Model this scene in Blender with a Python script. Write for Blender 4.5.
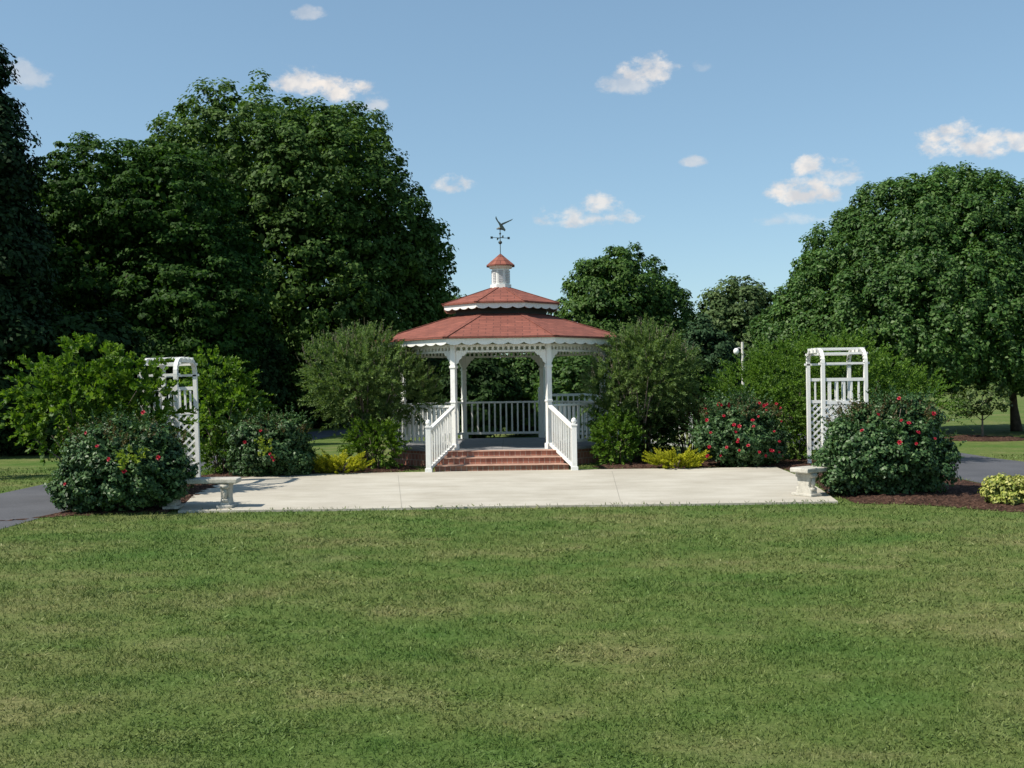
import bpy, math, random
import numpy as np
from mathutils import Vector, Matrix

for o in list(bpy.data.objects):
    bpy.data.objects.remove(o, do_unlink=True)
S = bpy.context.scene
COL = S.collection
R = math.radians

# ------------------------------------------------------------------ camera
F, CAMH, ROLL = 1100.0, 1.7, R(0.8)
cam = bpy.data.cameras.new('camera'); camo = bpy.data.objects.new('camera', cam); COL.objects.link(camo)
cam.sensor_width = 36.0; cam.lens = F / 1024 * 36.0
cam.clip_start = 0.1; cam.clip_end = 8000
right = Vector((math.cos(ROLL), 0, -math.sin(ROLL))); up = Vector((math.sin(ROLL), 0, math.cos(ROLL)))
back = right.cross(up)
camo.matrix_world = Matrix(((right.x, up.x, back.x, 0), (right.y, up.y, back.y, 0), (right.z, up.z, back.z, CAMH), (0, 0, 0, 1)))
S.camera = camo
S.render.resolution_x, S.render.resolution_y = 1024, 768

# ------------------------------------------------------------------ sun, sky, exposure
SUN_AZ, SUN_EL = R(247), R(50)            # clockwise from +Y: the sun stands to the left, a little on the camera's side
sd = Vector((math.sin(SUN_AZ) * math.cos(SUN_EL), math.cos(SUN_AZ) * math.cos(SUN_EL), math.sin(SUN_EL)))
sun = bpy.data.lights.new('sun', 'SUN'); sun.energy = 4.2; sun.angle = R(0.5); sun.color = (1.0, 0.93, 0.82)
suno = bpy.data.objects.new('sun', sun); COL.objects.link(suno)
suno.rotation_euler = sd.to_track_quat('Z', 'Y').to_euler()
S.view_settings.view_transform = 'Standard'; S.view_settings.look = 'None'
S.view_settings.exposure = 0.62; S.view_settings.gamma = 1.0; S.view_settings.use_curve_mapping = False

W = bpy.data.worlds.new('World'); S.world = W; W.use_nodes = True
nt = W.node_tree; N = nt.nodes; L = nt.links
for n in list(N): N.remove(n)
def wm(op, a, b=None, c=None, clamp=False):
    n = N.new('ShaderNodeMath'); n.operation = op; n.use_clamp = clamp
    for i, v in enumerate((a, b, c)):
        if v is None: continue
        if isinstance(v, (int, float)): n.inputs[i].default_value = v
        else: L.new(v, n.inputs[i])
    return n.outputs[0]
sky = N.new('ShaderNodeTexSky'); sky.sky_type = 'NISHITA'; sky.sun_disc = False
sky.sun_elevation = SUN_EL; sky.sun_rotation = SUN_AZ
sky.air_density = 1.0; sky.dust_density = 0.4; sky.ozone_density = 2.0; sky.altitude = 600
bg = N.new('ShaderNodeBackground'); bg.inputs[1].default_value = 0.145
tint = N.new('ShaderNodeMix'); tint.data_type = 'RGBA'; tint.blend_type = 'MULTIPLY'; tint.inputs[0].default_value = 1
tint.inputs[7].default_value = (0.86, 1.06, 1.14, 1); gam = N.new('ShaderNodeGamma'); gam.inputs[1].default_value = 0.63     # hazy summer sky: an even blue
L.new(sky.outputs[0], gam.inputs[0]); L.new(gam.outputs[0], tint.inputs[6]); L.new(tint.outputs[2], bg.inputs[0])
tc = N.new('ShaderNodeTexCoord'); sep = N.new('ShaderNodeSeparateXYZ'); L.new(tc.outputs['Generated'], sep.inputs[0])
az = wm('MULTIPLY', wm('ARCTAN2', sep.outputs[0], sep.outputs[1]), 57.2958)
el = wm('MULTIPLY', wm('ARCSINE', sep.outputs[2]), 57.2958)
nz = N.new('ShaderNodeTexNoise'); nz.inputs['Scale'].default_value = 40; nz.inputs['Detail'].default_value = 9; nz.inputs['Roughness'].default_value = 0.62
mpw = N.new('ShaderNodeMapping'); mpw.inputs['Scale'].default_value = (1, 1, 1.5)
L.new(tc.outputs['Generated'], mpw.inputs[0]); L.new(mpw.outputs[0], nz.inputs['Vector'])
nzo = wm('MULTIPLY', wm('SUBTRACT', nz.outputs['Fac'], 0.5), 5.0)
# (azimuth, elevation, half width, half height, opacity) in degrees
CLOUDS = [(-10.8, 15.2, 1.5, 1.0, .85), (-8.8, 14.8, 2.0, 1.0, .95), (-7.3, 14.2, 1.1, .6, .5), (-23.6, 14.6, 1.2, .9, .4), (-10.2, 18.4, .9, .5, .4),
          (7.3, 15.6, 1.5, 1.0, .8), (6.5, 14.9, 1.6, .7, .5), (6.0, 15.4, .6, .4, .3), (10.0, 15.7, .5, .5, .18),
          (9.6, 11.1, .8, .42, .55), (-2.9, 10.2, 1.0, .6, .7), (3.9, 8.4, 3.0, .75, .75), (4.6, 8.9, 1.2, .8, .75), (3.2, 8.6, 1.1, .6, .6),
          (15.0, 10.5, 1.0, .7, .85), (16.8, 9.9, 1.4, .9, .65), (15.1, 9.2, 1.9, 1.0, .9), (14.5, 8.0, 1.9, .5, .35),
          (22.3, 11.2, 2.0, 1.0, .9), (23.4, 10.8, 2.4, .8, .85), (25.2, 10.9, 1.2, .6, .7), (-1.2, 19.6, 1.5, .3, .15)]
acc = None
for (a0, e0, aw, eh, op) in CLOUDS:
    dx = wm('DIVIDE', wm('SUBTRACT', az, a0), aw)
    de = wm('SUBTRACT', el, e0)
    hh = wm('ADD', wm('MULTIPLY', wm('GREATER_THAN', de, 0.0), eh * .45), eh * .55)
    dy = wm('DIVIDE', de, hh)
    r2 = wm('ADD', wm('MULTIPLY', dx, dx), wm('MULTIPLY', dy, dy))
    e = wm('ADD', wm('SUBTRACT', 0.75, r2), nzo)
    m = N.new('ShaderNodeMapRange'); m.interpolation_type = 'SMOOTHSTEP'
    m.inputs['From Min'].default_value = -0.35; m.inputs['From Max'].default_value = 0.95
    m.inputs['To Min'].default_value = 0; m.inputs['To Max'].default_value = op
    L.new(e, m.inputs['Value'])
    near = wm('LESS_THAN', r2, 3.2)
    v = wm('MULTIPLY', m.outputs[0], near)
    acc = v if acc is None else wm('MAXIMUM', acc, v)
cb = N.new('ShaderNodeBackground'); cb.inputs[1].default_value = 0.64
nz2 = N.new('ShaderNodeTexNoise'); nz2.inputs['Scale'].default_value = 55; nz2.inputs['Detail'].default_value = 5; L.new(tc.outputs['Generated'], nz2.inputs['Vector'])
crw = N.new('ShaderNodeValToRGB'); crw.color_ramp.elements[0].position = .38; crw.color_ramp.elements[0].color = (.70, .69, .70, 1)  # cloud shading is painted: noise mixes grey shade into the cream
crw.color_ramp.elements[1].position = .6; crw.color_ramp.elements[1].color = (.97, .90, .83, 1); L.new(nz2.outputs['Fac'], crw.inputs[0]); L.new(crw.outputs[0], cb.inputs[0])
mixw = N.new('ShaderNodeMixShader'); L.new(acc, mixw.inputs[0]); L.new(bg.outputs[0], mixw.inputs[1]); L.new(cb.outputs[0], mixw.inputs[2])
wo = N.new('ShaderNodeOutputWorld'); L.new(mixw.outputs[0], wo.inputs[0])

# ------------------------------------------------------------------ helpers
def ray(px, py):
    return right * ((px - 512) / F) + up * (-(py - 384) / F) + Vector((0, 1, 0))
def ground(px, py, z=0.0):
    d = ray(px, py); t = (z - CAMH) / d.z
    return (d.x * t, d.y * t)
def at(px, py, Y):
    d = ray(px, py); t = Y / d.y
    return Vector((d.x * t, Y, CAMH + d.z * t))

def tag(o, label=None, cat=None, group=None, kind=None):
    if label: o['label'] = label
    if cat: o['category'] = cat
    if group: o['group'] = group
    if kind: o['kind'] = kind
    return o
def empty(name, loc, rz=0.0, label=None, cat=None, group=None):
    o = bpy.data.objects.new(name, None); COL.objects.link(o)
    o.location = loc; o.rotation_euler = (0, 0, rz); o.empty_display_size = 0.2
    return tag(o, label, cat, group)
def link_mesh(name, me, mat, parent=None, loc=None):
    o = bpy.data.objects.new(name, me); COL.objects.link(o)
    if mat and not me.materials: me.materials.append(mat)
    if parent: o.parent = parent
    if loc: o.location = loc
    return o
def dup(o, parent, loc=None, rot=None):
    c = o.copy(); COL.objects.link(c); c.parent = parent
    if loc is not None: c.location = loc
    if rot is not None: c.rotation_euler = rot
    return c

class MB:
    def __init__(s): s.v = []; s.f = []
    def add(s, vs, fs):
        k = len(s.v); s.v += [tuple(v) for v in vs]; s.f += [tuple(k + i for i in f) for f in fs]
    def box(s, c, d, rz=0.0):
        x, y, z = d[0] / 2, d[1] / 2, d[2] / 2; cs, sn = math.cos(rz), math.sin(rz)
        vs = [(c[0] + a * cs - b * sn, c[1] + a * sn + b * cs, c[2] + h) for h in (-z, z) for a, b in ((-x, -y), (x, -y), (x, y), (-x, y))]
        s.add(vs, [(3, 2, 1, 0), (4, 5, 6, 7), (0, 1, 5, 4), (1, 2, 6, 5), (2, 3, 7, 6), (3, 0, 4, 7)])
    def beam(s, p, q, w, h, upv=(0, 0, 1)):
        p, q, upv = Vector(p), Vector(q), Vector(upv); d = (q - p).normalized()
        sx = d.cross(upv)
        if sx.length < 1e-4: sx = d.cross(Vector((0, 1, 0)))
        sx.normalize(); u = sx.cross(d)
        vs = [e + sx * a * w / 2 + u * b * h / 2 for e in (p, q) for a, b in ((-1, -1), (1, -1), (1, 1), (-1, 1))]
        s.add(vs, [(3, 2, 1, 0), (4, 5, 6, 7), (0, 1, 5, 4), (1, 2, 6, 5), (2, 3, 7, 6), (3, 0, 4, 7)])
    def tube(s, pts, rad, n=8):
        pts = [Vector(p) for p in pts]; rings = []
        for i, p in enumerate(pts):
            d = (pts[min(i + 1, len(pts) - 1)] - pts[max(i - 1, 0)]).normalized()
            a = d.cross(Vector((0.31, 0.95, 0.05))).normalized(); b = d.cross(a)
            r = rad[i] if isinstance(rad, (list, tuple)) else rad
            rings.append([p + (a * math.cos(t) + b * math.sin(t)) * r for t in [2 * math.pi * j / n for j in range(n)]])
        vs = [v for r_ in rings for v in r_]; fs = []
        for i in range(len(pts) - 1):
            for j in range(n):
                k = (j + 1) % n
                fs.append((i * n + j, i * n + k, (i + 1) * n + k, (i + 1) * n + j))
        fs.append(tuple(range(n))[::-1]); fs.append(tuple((len(pts) - 1) * n + j for j in range(n)))
        s.add(vs, fs)
    def lathe(s, prof, c=(0, 0, 0), n=12, rot=0.0):
        vs = []; fs = []
        for r, z in prof:
            for j in range(n):
                t = rot + 2 * math.pi * j / n
                vs.append((c[0] + r * math.cos(t), c[1] + r * math.sin(t), c[2] + z))
        for i in range(len(prof) - 1):
            for j in range(n):
                k = (j + 1) % n
                fs.append((i * n + j, i * n + k, (i + 1) * n + k, (i + 1) * n + j))
        fs.append(tuple(range(n))[::-1]); fs.append(tuple((len(prof) - 1) * n + j for j in range(n)))
        s.add(vs, fs)
    def prism(s, poly, o, ax, ay, th):
        """extrude a 2-D outline (list of (a,b)) lying in the plane o + a*ax + b*ay by th along its normal"""
        o, ax, ay = Vector(o), Vector(ax), Vector(ay); nn = ax.cross(ay).normalized() * th / 2
        A = [o + ax * a + ay * b for a, b in poly]; m = len(A)
        s.add([p - nn for p in A] + [p + nn for p in A],
              [tuple(range(m))[::-1], tuple(range(m, 2 * m))] + [(i, (i + 1) % m, m + (i + 1) % m, m + i) for i in range(m)])
    def build(s, name, mat, parent=None, smooth=False, bevel=0.0, loc=None):
        me = bpy.data.meshes.new(name); me.from_pydata(s.v, [], s.f); me.update()
        uv = me.uv_layers.new(name='UVMap').data
        for p in me.polygons:
            n = p.normal; t = Vector((0, 0, 1)).cross(n)
            t = t.normalized() if t.length > 1e-3 else Vector((1, 0, 0))
            b = n.cross(t)
            for li in p.loop_indices:
                co = me.vertices[me.loops[li].vertex_index].co
                uv[li].uv = (co.dot(t), co.dot(b))
            p.use_smooth = smooth
        o = link_mesh(name, me, mat, parent, loc)
        if bevel:
            m = o.modifiers.new('bevel', 'BEVEL'); m.width = bevel; m.segments = 2; m.limit_method = 'ANGLE'
        return o

def fast_mesh(name, co, nper, mat=None):
    """co: (M*nper, 3) array, each nper consecutive points one face"""
    co = np.ascontiguousarray(co, dtype=np.float32); nv = len(co); nf = nv // nper
    me = bpy.data.meshes.new(name)
    me.vertices.add(nv); me.vertices.foreach_set('co', co.ravel())
    me.loops.add(nv); me.loops.foreach_set('vertex_index', np.arange(nv, dtype=np.int32))
    me.polygons.add(nf); me.polygons.foreach_set('loop_start', np.arange(0, nv, nper, dtype=np.int32))
    me.update(calc_edges=True)
    if mat: me.materials.append(mat)
    return me
def joined_mesh(name, parts):
    """one mesh from [(points, material), ...]"""
    me = fast_mesh(name, np.concatenate([c for c, m in parts]), 4)
    for c, m in parts: me.materials.append(m)
    me.polygons.foreach_set('material_index', np.concatenate([np.full(len(c) // 4, i, dtype=np.int32) for i, (c, m) in enumerate(parts)])); me.update()
    return me

# ------------------------------------------------------------------ materials
class Mat:
    def __init__(s, name):
        s.m = bpy.data.materials.new(name); s.m.use_nodes = True; s.t = s.m.node_tree
        s.b = s.t.nodes['Principled BSDF']; s.out = s.t.nodes['Material Output']
    def n(s, typ, **kw):
        x = s.t.nodes.new(typ)
        for k, v in kw.items(): setattr(x, k, v)
        return x
    def l(s, a, b): s.t.links.new(a, b)
    def coord(s, kind='Object', scale=(1, 1, 1)):
        c = s.n('ShaderNodeTexCoord'); m = s.n('ShaderNodeMapping'); m.inputs['Scale'].default_value = scale
        s.l(c.outputs[kind], m.inputs[0]); return m.outputs[0]
    def noise(s, vec, scale, detail=5, rough=.55):
        x = s.n('ShaderNodeTexNoise'); x.inputs['Scale'].default_value = scale; x.inputs['Detail'].default_value = detail
        x.inputs['Roughness'].default_value = rough; s.l(vec, x.inputs['Vector']); return x.outputs['Fac']
    def ramp(s, fac, stops):
        r = s.n('ShaderNodeValToRGB'); e = r.color_ramp.elements
        while len(e) < len(stops): e.new(0.5)
        for i, (p, c) in enumerate(stops):
            e[i].position = p; e[i].color = (c[0], c[1], c[2], 1)
        s.l(fac, r.inputs[0]); return r.outputs[0]
    def mix(s, a, b, fac, mode='MIX'):
        x = s.n('ShaderNodeMix', data_type='RGBA', blend_type=mode)
        for sock, v in ((x.inputs[0], fac), (x.inputs[6], a), (x.inputs[7], b)):
            if isinstance(v, (int, float)): sock.default_value = v
            elif isinstance(v, tuple): sock.default_value = (v[0], v[1], v[2], 1)
            else: s.l(v, sock)
        return x.outputs[2]
    def bump(s, h, strength, dist=.02):
        b = s.n('ShaderNodeBump'); b.inputs['Strength'].default_value = strength; b.inputs['Distance'].default_value = dist
        s.l(h, b.inputs['Height']); s.l(b.outputs[0], s.b.inputs['Normal'])
    def color(s, c): s.l(c, s.b.inputs['Base Color'])
    def rough(s, r, spec=.5):
        s.b.inputs['Roughness'].default_value = r; s.b.inputs['Specular IOR Level'].default_value = spec

def leaf_mat(name, dark, mid, light, transl=.22, rough=.5, spec=.35, clump=.8):
    m = Mat(name); g = m.n('ShaderNodeNewGeometry')
    base = m.ramp(g.outputs['Random Per Island'], [(0, dark), (.55, mid), (1, light)])
    v = m.coord('Object'); nf = m.noise(v, clump, 3)
    var = m.ramp(nf, [(.3, (.72, .74, .70)), (.7, (1.22, 1.18, 1.1))])
    c = m.mix(base, var, 1.0, 'MULTIPLY'); m.color(c); m.rough(rough, spec)
    tr = m.n('ShaderNodeBsdfTranslucent'); tcx = m.mix(c, (1.25, 1.35, .55), 1.0, 'MULTIPLY'); m.l(tcx, tr.inputs[0])
    mx = m.n('ShaderNodeMixShader'); mx.inputs[0].default_value = transl
    m.l(m.b.outputs[0], mx.inputs[1]); m.l(tr.outputs[0], mx.inputs[2]); m.l(mx.outputs[0], m.out.inputs[0])
    return m.m

def plain(name, c, rough=.5, var=.12, scale=6, spec=.4, bump=0):
    m = Mat(name); v = m.coord('Object'); f = m.noise(v, scale)
    lo = tuple(x * (1 - var) for x in c); hi = tuple(x * (1 + var) for x in c)
    m.color(m.ramp(f, [(.3, lo), (.7, hi)])); m.rough(rough, spec)
    if bump: m.bump(m.noise(v, scale * 8), bump)
    return m.m

def white_paint():
    m = Mat('white paint'); v = m.coord('Object')
    f = m.noise(v, 9, 8, .7); g = m.noise(m.coord('Object', (30, 30, 3)), 1.5)
    c = m.ramp(f, [(.25, (.60, .59, .54)), (.45, (.78, .78, .75)), (1, (.83, .83, .81))])
    c = m.mix(c, m.ramp(g, [(.3, (.88, .87, .84)), (.6, (1, 1, 1))]), .7, 'MULTIPLY')
    m.color(c); m.rough(.45, .4); m.bump(g, .05, .004); return m.m
WHITE = white_paint()

def brick(name, c1, c2, mortar, w, h, gap, var=.3):
    m = Mat(name); uv = m.coord('UV'); b = m.n('ShaderNodeTexBrick'); m.l(uv, b.inputs[0])
    b.inputs['Color1'].default_value = (*c1, 1); b.inputs['Color2'].default_value = (*c2, 1); b.inputs['Mortar'].default_value = (*mortar, 1)
    b.inputs['Scale'].default_value = 1; b.inputs['Brick Width'].default_value = w; b.inputs['Row Height'].default_value = h
    b.inputs['Mortar Size'].default_value = gap; b.inputs['Mortar Smooth'].default_value = .3
    f = m.noise(m.coord('Object'), 5, 7, .7)
    c = m.mix(b.outputs[0], m.ramp(f, [(.25, (1 - var,) * 3), (.75, (1 + var,) * 3)]), 1, 'MULTIPLY')
    f2 = m.noise(m.coord('Object'), 70, 3, .7)
    c = m.mix(c, m.ramp(f2, [(.3, (.72,) * 3), (.7, (1.22,) * 3)]), .8, 'MULTIPLY')
    m.color(c); m.rough(.9, .2); m.bump(b.outputs['Fac'], -.4, .01); return m.m
SHINGLE = brick('red shingles', (.255, .090, .064), (.19, .068, .050), (.115, .046, .037), .30, .14, .010, .22)
BRICK = brick('red brick', (.42, .185, .125), (.29, .12, .085), (.44, .34, .27), .105, .13, .008, .3)
GREYDECK = brick('grey deck boards', (.30, .30, .30), (.25, .25, .26), (.08, .08, .08), 3.0, .14, .006, .15)
CAPSTONE = plain('brick step tread', (.40, .25, .19), .9, .25, 7, .2, .1)
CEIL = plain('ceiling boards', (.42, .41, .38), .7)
IRON = plain('dark weathered copper', (.028, .045, .04), .45, .3, 20, .5)
BARK = plain('bark', (.085, .065, .05), .95, .45, 7, .1, .8)
BARKP = plain('pale stems', (.16, .13, .10), .9, .35, 12, .1, .4)
LOUVRE = plain('weathered louvre', (.50, .49, .50), .6)
STONE = Mat('cast stone'); _v = STONE.coord('Object')
STONE.color(STONE.mix(STONE.ramp(STONE.noise(_v, 7, 8, .7), [(.25, (.24, .225, .19)), (.5, (.47, .45, .39)), (.75, (.60, .575, .51))]),
                      STONE.ramp(STONE.noise(_v, 60, 4, .7), [(.3, (.75,) * 3), (.7, (1.1,) * 3)]), 1, 'MULTIPLY'))
STONE.rough(.9, .2); STONE.bump(STONE.noise(_v, 90), .4, .004); STONE = STONE.m

def lawn_nodes(m, vec, gain=1.0):
    """mottled green and straw colours from the place on the ground"""
    big = m.noise(vec, .42, 5, .6)
    mp = m.n('ShaderNodeMapping'); mp.inputs['Scale'].default_value = (.75, 1.25, 1); m.l(vec, mp.inputs[0])
    st = m.noise(mp.outputs[0], .9, 6, .65)
    mid = m.noise(vec, 3.2, 5, .65)
    k = gain
    a = m.ramp(big, [(.38, (.066 * k, .122 * k, .025 * k)), (.50, (.105 * k, .142 * k, .038 * k)), (.62, (.170 * k, .168 * k, .068 * k))])
    b = m.ramp(st, [(.36, (.062 * k, .120 * k, .026 * k)), (.52, (.105 * k, .142 * k, .040 * k)), (.68, (.190 * k, .180 * k, .084 * k))])
    c = m.mix(a, b, .5)
    fine = m.noise(vec, 8.5, 4, .7)
    c = m.mix(c, m.ramp(mid, [(.3, (.72, .84, .70)), (.52, (1, 1, 1)), (.72, (1.30, 1.18, 1.36))]), .85, 'MULTIPLY')
    return m.mix(c, m.ramp(fine, [(.3, (.78, .84, .76)), (.7, (1.2, 1.14, 1.2))]), .8, 'MULTIPLY')
LAWN = Mat('lawn'); _v = LAWN.coord('Object')
_c = lawn_nodes(LAWN, _v, 1.05)
LAWN.color(LAWN.mix(_c, LAWN.ramp(LAWN.noise(_v, 34, 4, .75), [(.28, (.5, .55, .45)), (.55, (1, 1, 1)), (.8, (1.4, 1.35, 1.4))]), 1, 'MULTIPLY'))
LAWN.rough(.95, .08); LAWN.bump(LAWN.noise(_v, 45, 5, .7), .7, .02); LAWN = LAWN.m
BLADE = Mat('grass blades'); _v = BLADE.coord('Object'); _c = lawn_nodes(BLADE, _v, 1.12)
_g = BLADE.n('ShaderNodeNewGeometry')
_r = BLADE.ramp(_g.outputs['Random Per Island'], [(0, (.74, .80, .68)), (.5, (1.0, 1.04, .95)), (.9, (1.3, 1.27, 1.22)), (.975, (1.45, 1.35, 1.5)), (.99, (2.1, 1.9, 2.6))])
BLADE.color(BLADE.mix(_c, _r, 1, 'MULTIPLY')); BLADE.rough(.6, .2)
_t = BLADE.n('ShaderNodeBsdfTranslucent'); BLADE.l(BLADE.b.inputs['Base Color'].links[0].from_socket, _t.inputs[0])
_m = BLADE.n('ShaderNodeMixShader'); _m.inputs[0].default_value = .25
BLADE.l(BLADE.b.outputs[0], _m.inputs[1]); BLADE.l(_t.outputs[0], _m.inputs[2]); BLADE.l(_m.outputs[0], BLADE.out.inputs[0]); BLADE = BLADE.m

CONC = Mat('patio concrete'); _v = CONC.coord('Object')
_c = CONC.ramp(CONC.noise(_v, .7, 7, .65), [(.3, (.37, .340, .28)), (.55, (.455, .425, .36)), (.75, (.50, .475, .41))])
_c = CONC.mix(_c, CONC.ramp(CONC.noise(CONC.coord('Object', (.6, 2.4, 1)), 1.6, 6, .7), [(.3, (.84, .83, .80)), (.6, (1.03, 1.03, 1.03))]), .8, 'MULTIPLY')
_c = CONC.mix(_c, CONC.ramp(CONC.noise(_v, 60, 3, .8), [(.3, (.86,) * 3), (.7, (1.1,) * 3)]), .8, 'MULTIPLY')
CONC.color(_c); CONC.rough(.9, .2); CONC.bump(CONC.noise(_v, 120), .15, .003); CONC = CONC.m
ASPH = Mat('asphalt'); _v = ASPH.coord('Object')
_c = ASPH.ramp(ASPH.noise(_v, .8, 6, .6), [(.3, (.062, .064, .072)), (.7, (.092, .094, .104))])
ASPH.color(ASPH.mix(_c, ASPH.ramp(ASPH.noise(_v, 70, 3, .8), [(.3, (.65,) * 3), (.7, (1.4,) * 3)]), 1, 'MULTIPLY'))
ASPH.rough(.85, .3); ASPH.bump(ASPH.noise(_v, 110), .4, .005); ASPH = ASPH.m
MULCH = Mat('bark mulch'); _v = MULCH.coord('Object')
_vo = MULCH.n('ShaderNodeTexVoronoi'); _vo.inputs['Scale'].default_value = 26; MULCH.l(MULCH.coord('Object', (1, 1.9, 1)), _vo.inputs['Vector'])
_c = MULCH.ramp(_vo.outputs['Color'], [(.1, (.030, .017, .012)), (.5, (.072, .038, .027)), (.95, (.135, .080, .058))])
MULCH.color(MULCH.mix(_c, MULCH.ramp(MULCH.noise(_v, 2, 5), [(.3, (.7,) * 3), (.7, (1.2,) * 3)]), 1, 'MULTIPLY'))
MULCH.rough(1, .1); MULCH.bump(_vo.outputs['Distance'], 1.0, .03); MULCH = MULCH.m

# ------------------------------------------------------------------ ground
def sheet(name, poly, z, mat):
    me = bpy.data.meshes.new(name); me.from_pydata([(x, y, z) for x, y in poly], [], [tuple(range(len(poly)))]); me.update()
    return tag(link_mesh(name, me, mat), kind='structure')
sheet('lawn', [(-3000, -200), (3000, -200), (3000, 5000), (-3000, 5000)], 0, LAWN)

def inside(poly, x, y):
    c = np.zeros(len(x), bool); n = len(poly)
    for i in range(n):
        x0, y0 = poly[i]; x1, y1 = poly[i - 1]
        if y0 == y1: continue
        c ^= ((y0 > y) != (y1 > y)) & (x < (x1 - x0) * (y - y0) / (y1 - y0) + x0)
    return c

def smooth_poly(pts, it=2):
    for _ in range(it):
        q = []
        for i in range(len(pts)):
            a, b = pts[i], pts[(i + 1) % len(pts)]
            q += [(a[0] * .75 + b[0] * .25, a[1] * .75 + b[1] * .25), (a[0] * .25 + b[0] * .75, a[1] * .25 + b[1] * .75)]
        pts = q
    return pts

PATIO = [ground(178, 513), ground(345, 511), ground(512, 508), ground(680, 506), ground(838, 503.5), ground(822, 492),
         ground(800, 478), ground(776, 468.5), ground(512, 472), ground(238, 476.5), ground(200, 490)]
PATH_L = [(-6.3, -5), (-6.3, 13), (-6.35, 20), (-6.6, 30), (-6.2, 38), (-4.5, 43), (-4.5, 45.5), (-7.5, 42), (-8.7, 32), (-8.5, 20), (-8.5, 13), (-8.5, -5)]
PATH_R = [(7.6, -5), (7.55, 13), (7.5, 19), (7.5, 30), (6.6, 40), (8.4, 41), (10.2, 30), (10.1, 23), (10.35, 21), (10.7, 13), (10.8, -5)]
MUL_L = smooth_poly([ground(-30, 523), ground(60, 516.5), ground(130, 514), ground(178, 513), ground(240, 480), (-4.4, 21.2), (-1.7, 21.6), (-2.4, 23.8), (-4.8, 24), (-6.1, 22), (-6.25, 17.5), (-6.28, 14.5)], 1)
MUL_R = smooth_poly([ground(838, 503.5), ground(920, 505), ground(990, 511), ground(1050, 514), (7.4, 14.6), (7.45, 18.2), (7.45, 24.5), (5, 25), (2.5, 24), (1.3, 21.7), (3, 21.4), (5.0, 21.6), (5.3, 19.8)], 1)
MUL_S = [(12.9 + 1.15 * math.cos(t), 30.2 + 1.15 * math.sin(t)) for t in np.linspace(0, 6.283, 20)[:-1]]
sheet('asphalt_path', PATH_L, .004, ASPH); sheet('asphalt_path', PATH_R, .004, ASPH)

def mound(name, poly, h, seed):
    """a mulch bed: a grid clipped to the outline, heaped up away from its edge"""
    rng = np.random.default_rng(seed); P = np.array(poly)
    x0, y0 = P.min(0); x1, y1 = P.max(0); st = .07
    nx, ny = int((x1 - x0) / st) + 2, int((y1 - y0) / st) + 2
    X, Y = np.meshgrid(x0 + np.arange(nx) * st, y0 + np.arange(ny) * st); X = X.ravel(); Y = Y.ravel()
    d = np.full(len(X), 1e9)
    for i in range(len(P)):
        a, b = P[i - 1], P[i]; ab = b - a
        t = np.clip(((X - a[0]) * ab[0] + (Y - a[1]) * ab[1]) / (ab @ ab + 1e-9), 0, 1)
        d = np.minimum(d, np.hypot(X - a[0] - t * ab[0], Y - a[1] - t * ab[1]))
    ins = inside(poly, X, Y); d = np.where(ins, d, -d)
    Z = .008 + h * np.clip(d / .35, -.12, 1) * (0.75 + .25 * np.sin(X * 3.1) * np.sin(Y * 2.3)) + rng.normal(0, .009, len(X)) * (d > .03)
    idx = np.arange(nx * ny).reshape(ny, nx)
    q = np.stack([idx[:-1, :-1], idx[:-1, 1:], idx[1:, 1:], idx[1:, :-1]], -1).reshape(-1, 4)
    q = q[(d[q] > -.05).all(1)]
    me = bpy.data.meshes.new(name); me.from_pydata(np.stack([X, Y, Z], 1).tolist(), [], q.tolist()); me.update()
    tag(link_mesh(name, me, MULCH), kind='structure')
mound('mulch_bed', MUL_L, .05, 1); mound('mulch_bed', MUL_R, .05, 2); mound('mulch_ring', MUL_S, .08, 3)

pm = MB()
# the patio is poured in bays: three slabs with narrow joints, as one sheet of concrete
pm.prism(PATIO, (0, 0, -.005), (1, 0, 0), (0, 1, 0), .07)
patio = pm.build('patio', CONC); tag(patio, kind='structure')
jm = MB()
for px0, py0, px1, py1 in ((402, 510, 398, 475), (622, 507, 612, 471)):
    a, b = ground(px0, py0, .03), ground(px1, py1, .03)
    jm.beam((a[0], a[1], .0305), (b[0], b[1], .0305), .008, .003)
jm.build('patio_joints', plain('joint filler', (.28, .26, .22), .95), patio)

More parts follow.
